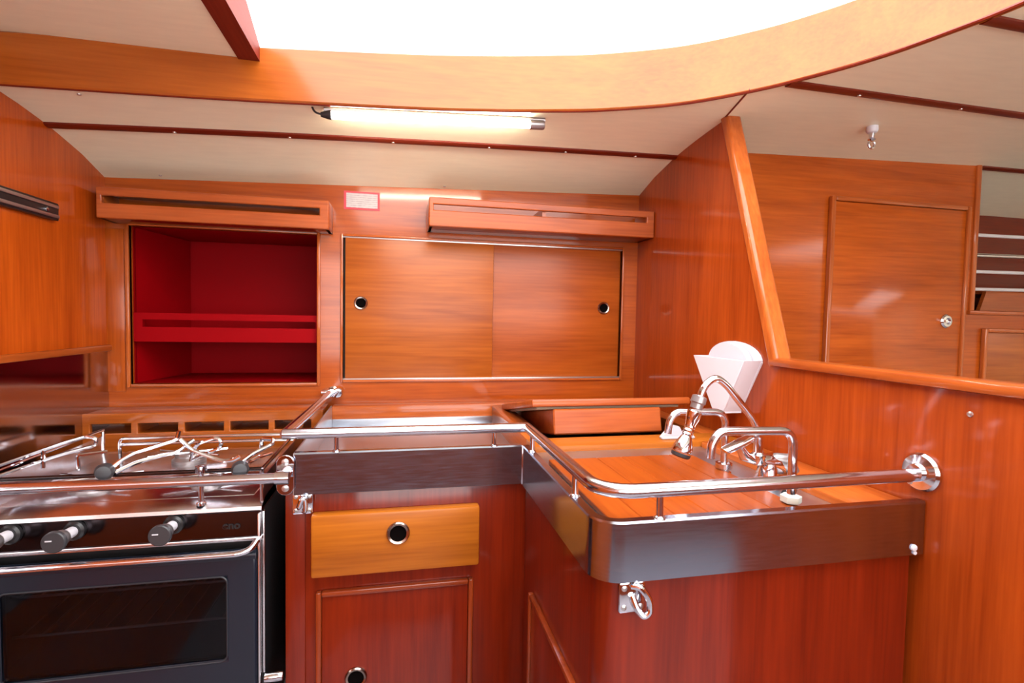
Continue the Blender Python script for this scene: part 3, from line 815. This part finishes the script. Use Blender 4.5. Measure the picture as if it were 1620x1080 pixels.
# left one, hairpin pointing right
clamp([[(-.727, 1.12, .9104), (-.6583, 1.12, .9363), (-.6253, 1.12, .9485), (-.5855, 1.12, .9605), (-.5698, 1.12, .9564), (-.5721, 1.12, .9418), (-.589, 1.12, .9375), (-.6256, 1.12, .9279), (-.6586, 1.12, .9171), (-.727, 1.12, .8914)],
       [(-.6572, 1.12, .9375), (-.6589, 1.12, .9026)], [(-.6108, 1.14, .890), (-.6130, 1.14, .9196), (-.5719, 1.16, .9204)]])
# from the near knob, long double arm up to the right
clamp([[(-.4867, .99, .9297), (-.4741, 1.0, .9416), (-.4592, 1.01, .9517), (-.4288, 1.02, .9605), (-.3971, 1.03, .9696), (-.3935, 1.03, .9850)],
       [(-.4763, .99, .9248), (-.4512, 1.0025, .9367), (-.4219, 1.015, .9433), (-.3943, 1.0275, .9481), (-.3843, 1.04, .9575), (-.374, 1.045, .9650)],
       [(-.3925, 1.032, .9700), (-.3734, 1.032, .949), (-.3379, 1.032, .9324), (-.3219, 1.03, .927), (-.3048, 1.03, .9275), (-.2929, 1.03, .9342)]], (-.492, .992, .928))
# hairpin at the middle
clamp([[(-.3856, 1.06, .9213), (-.3811, 1.06, .9416), (-.3724, 1.06, .9545), (-.3431, 1.06, .9644), (-.3322, 1.06, .958), (-.3356, 1.06, .9436), (-.3574, 1.06, .9347), (-.3834, 1.06, .9236)]])
# right one
clamp([[(-.2788, .995, .9338), (-.2640, 1.0025, .9451), (-.2470, 1.01, .9529), (-.2330, 1.0175, .9587), (-.2330, 1.025, .9665), (-.2553, 1.0325, .9657), (-.2583, 1.04, .9435)],
       [(-.2715, .995, .9301), (-.256, 1.0175, .9361), (-.2394, 1.04, .9367)]], (-.281, .992, .9235))
# maker's lettering on the control panel
cu = bpy.data.curves.new('lettering', 'FONT'); cu.body = 'eno'; cu.size = .019; cu.extrude = .0004; cu.offset = .0006
tmp = bpy.data.objects.new('lettering_source', cu); COL.objects.link(tmp)
bpy.context.view_layer.update()
me = bpy.data.meshes.new_from_object(tmp.evaluated_get(bpy.context.evaluated_depsgraph_get()))
bpy.data.objects.remove(tmp)
lt = bpy.data.objects.new('lettering', me); COL.objects.link(lt); me.materials.clear(); me.materials.append(MATS['black'])
lt.parent = T; lt.rotation_euler = (PI / 2, 0, 0); lt.location = Vector((-.307, .9795, .818)) - WORLD[T.name]
WORLD[lt.name] = Vector((-.307, .979, .818))

# ================================================================== SINK FITTINGS
DK = .928
def spout(x, y, xe, h, label, pale):
    T = thing('spout', label, 'tap', (x, y, DK), 'swan-neck spouts by the sink')
    p = rounded([(x, y, DK + .004), (x, y, DK + h), (xe + .002, y + .002, DK + h + .002), (xe - .010, y + .002, DK + h - .014), (xe - .012, y + .002, DK + h - .036)], .024, 7)
    finish('spout_tube', G().tube(p, .0062, 14), 'rail_steel', T)
    finish('base_nut', G().lathe((x, y, DK), (0, 0, 1), [(.013, 0), (.013, .004), (.009, .006), (.009, .010), (.0145, .011), (.0145, .020), (.009, .022), (0, .022)], 6 if pale else 20), 'verdigris' if pale else 'chrome', T)
spout(.5615, .640, .440, .116, 'bent chrome spout with a pale base nut, nearest the guard rail', True)
spout(.5690, .812, .470, .112, 'bent chrome spout behind the mixer tap, nearest the cool box', False)

T = thing('mixer_tap', 'chrome mixer tap with a tall bent arm and hanging spray head', 'tap', (.596, .735, DK))
finish('base', G().lathe((.598, .735, DK), (0, 0, 1), [(.024, 0), (.024, .004), (.017, .008), (.015, .030), (.012, .040), (0, .041)], 24), 'chrome', T)
finish('body', G().tube([(.640, .745, .958), (.612, .740, .966), (.586, .737, .970)], [.015, .018, .011], 16), 'chrome', T)
finish('joint', G().lathe((.583, .740, .966), (-.05, 0, 1), [(.009, 0), (.012, .006), (.012, .016), (.008, .020), (.007, .045), (0, .046)], 18), 'chrome', T)
arm = rounded([(.581, .740, 1.000), (.5745, .740, 1.036), (.516, .740, 1.100), (.497, .740, 1.112), (.478, .740, 1.098), (.470, .740, 1.076)], .022, 6)
finish('arm', G().tube(arm, .0058, 14), 'chrome', T)
a_, b_ = Vector((.470, .740, 1.078)), Vector((.441, .740, .9905))
ax = (b_ - a_).normalized()
sp = finish('spray_head', G().lathe(a_ + ax * .022, ax, [(.010, 0), (.0118, .002), (.0108, .014), (.0080, .024), (.0086, .028), (.0074, .030), (.0086, .033), (.0074, .036), (.0086, .039), (.0078, .042), (.0115, .050), (.0150, .060), (.0168, .068), (.0162, .070), (.0155, .071)], 22), 'chrome', T)
finish('collar', G().lathe(a_ - ax * .004, ax, [(.006, 0), (.0115, .002), (.0122, .012), (.0098, .014), (.0098, .022)], 20), 'grey_metal', sp)
finish('nozzle', G().lathe(a_ + ax * .092, ax, [(.0157, 0), (.0150, .006), (.012, .008), (0, .008)], 22), 'knob_black', sp)
lev = Matrix.Translation(Vector((.543, .740, 1.000))) @ Matrix.Rotation(math.radians(-22), 4, 'Y') @ Matrix.Rotation(math.radians(10), 4, 'X')
finish('lever', G().box(-.028, .028, -.010, .010, -.004, .004, .0035, 2, lev), 'chrome', T)
finish('lever_stem', G().tube([(.547, .740, .996), (.556, .740, .980), (.584, .740, .968)], [.006, .009, .006], 12), 'chrome', T)
finish('side_lever', G().tube([(.590, .738, .968), (.612, .735, .974), (.632, .732, .970), (.643, .728, .952)], [.006, .010, .014, .009], 14), 'grey_metal', T)
chain = finish('chain', G().tube([(.580, .735, .962), (.571, .730, .950), (.566, .726, .938), (.560, .722, .930)], .0022, 6), 'chrome', T)
finish('hose', G().tube([(.615, .700, .934), (.602, .690, .936), (.588, .680, .934)], .008, 10), 'knob_black', T)

T = thing('filter_holder', 'white fan-shaped paper filter holder on the half bulkhead', 'filter holder', (XR, 1.03, 1.0))
yb0, yb1 = .948, 1.128
prof = [(1.130, 1.119), (1.046, 1.003), (1.004, 1.003), (.940, 1.121)]
finish('front_plate', G().prism([(.697, y, z) for (y, z) in prof], (.004, 0, 0)), 'white_plastic', T, bevel=.001)
finish('side_wall', G().prism([(.701, .940, 1.121), (.701, 1.004, 1.003), (.701, 1.008, 1.003), (.701, .944, 1.121)], (XR - .701 - .0005, 0, 0)), 'white_plastic', T)
finish('side_wall', G().prism([(.701, 1.126, 1.119), (.701, 1.042, 1.003), (.701, 1.046, 1.003), (.701, 1.130, 1.119)], (XR - .701 - .0005, 0, 0)), 'white_plastic', T)
finish('bottom', G().box(.697, XR - .0005, 1.004, 1.046, .999, 1.003), 'white_plastic', T)
cy = 1.035
bk = [(XR - .004, 1.130, 1.116), (XR - .004, 1.046, 1.003), (XR - .004, 1.004, 1.003), (XR - .004, .940, 1.116)] + [(XR - .004, cy - .095 * math.cos(a), 1.116 + .042 * math.sin(a)) for a in [PI * k / 16 for k in range(1, 16)]]
finish('back_plate', G().prism(bk, (.0035, 0, 0)), 'white_plastic', T)
fl_ = [(.722, 1.108, 1.108), (.722, 1.038, 1.008), (.722, 1.012, 1.008), (.722, .962, 1.108)] + [(.722, cy - .073 * math.cos(a), 1.108 + .046 * math.sin(a)) for a in [PI * k / 16 for k in range(1, 16)]]
finish('paper_filters', G().prism(fl_, (.012, 0, 0)), 'white_plastic', T)

T = thing('lid_handle', 'pale grey plastic clip standing beside the cool box lid', 'clip', (.585, 1.03, .9405))
finish('foot', G().box(.560, .640, 1.018, 1.034, .9405, .947, .003), 'grey_plastic', T)
finish('wing', G().prism([(.560, 1.02, .945), (.585, 1.02, .972), (.602, 1.02, .968), (.612, 1.02, .950), (.625, 1.02, .968), (.638, 1.02, .945)], (0, .012, 0)), 'grey_plastic', T)

# ================================================================== SHELF AND LOCKER BEYOND, FAR RIGHT
for k, (z, m_, r_) in enumerate(((1.4975, 'white_rail', .0055), (1.4330, 'chrome', .0065), (1.3795, 'white_rail', .0055), (1.3225, 'white_rail', .0055))):
    o = finish('book_rail', G().tube([(XE - .01, 1.330, z), (2.95, 1.330, z + .012)], r_, 10), m_)
    tag(o, ['pale rail across the recess, topmost of four', 'bright polished rail across the recess, second from the top', 'pale rail across the recess, third from the top', 'pale rail across the recess, lowest of four'][k], 'rail', 'rails across the recess at the far right')
T = thing('recess_locker', 'low varnished locker standing in the recess behind the rails', 'locker', (2.3, 1.40, 1.245))
finish('front_panel', G().prism([(1.895, 1.36, 1.246), (1.925, 1.36, 1.326), (2.9, 1.36, 1.326), (2.9, 1.36, 1.246)], (0, .012, 0)), 'trim_x', T)
finish('top_panel', G().box(1.925, 2.9, 1.372, 1.58, 1.312, 1.324, .003), 'trim_x', T)
T = thing('side_locker_door', 'yellowish varnished locker door below the recess, right of the cabin door', 'cabinet door', (2.2, YF, .5))
finish('door_leaf', G().box(1.812, 2.60, YF - .0095, YF - .0005, .5, 1.182, .002), 'leaf_x', T)
for (x0, x1, z0, z1) in ((1.796, 1.811, .5, 1.196), (1.811, 2.60, 1.183, 1.196)):
    finish('door_bead', G().box(x0, x1, YF - .0135, YF - .0005, z0, z1, .004), 'trim_z' if x1 - x0 < .1 else 'trim_x', T)
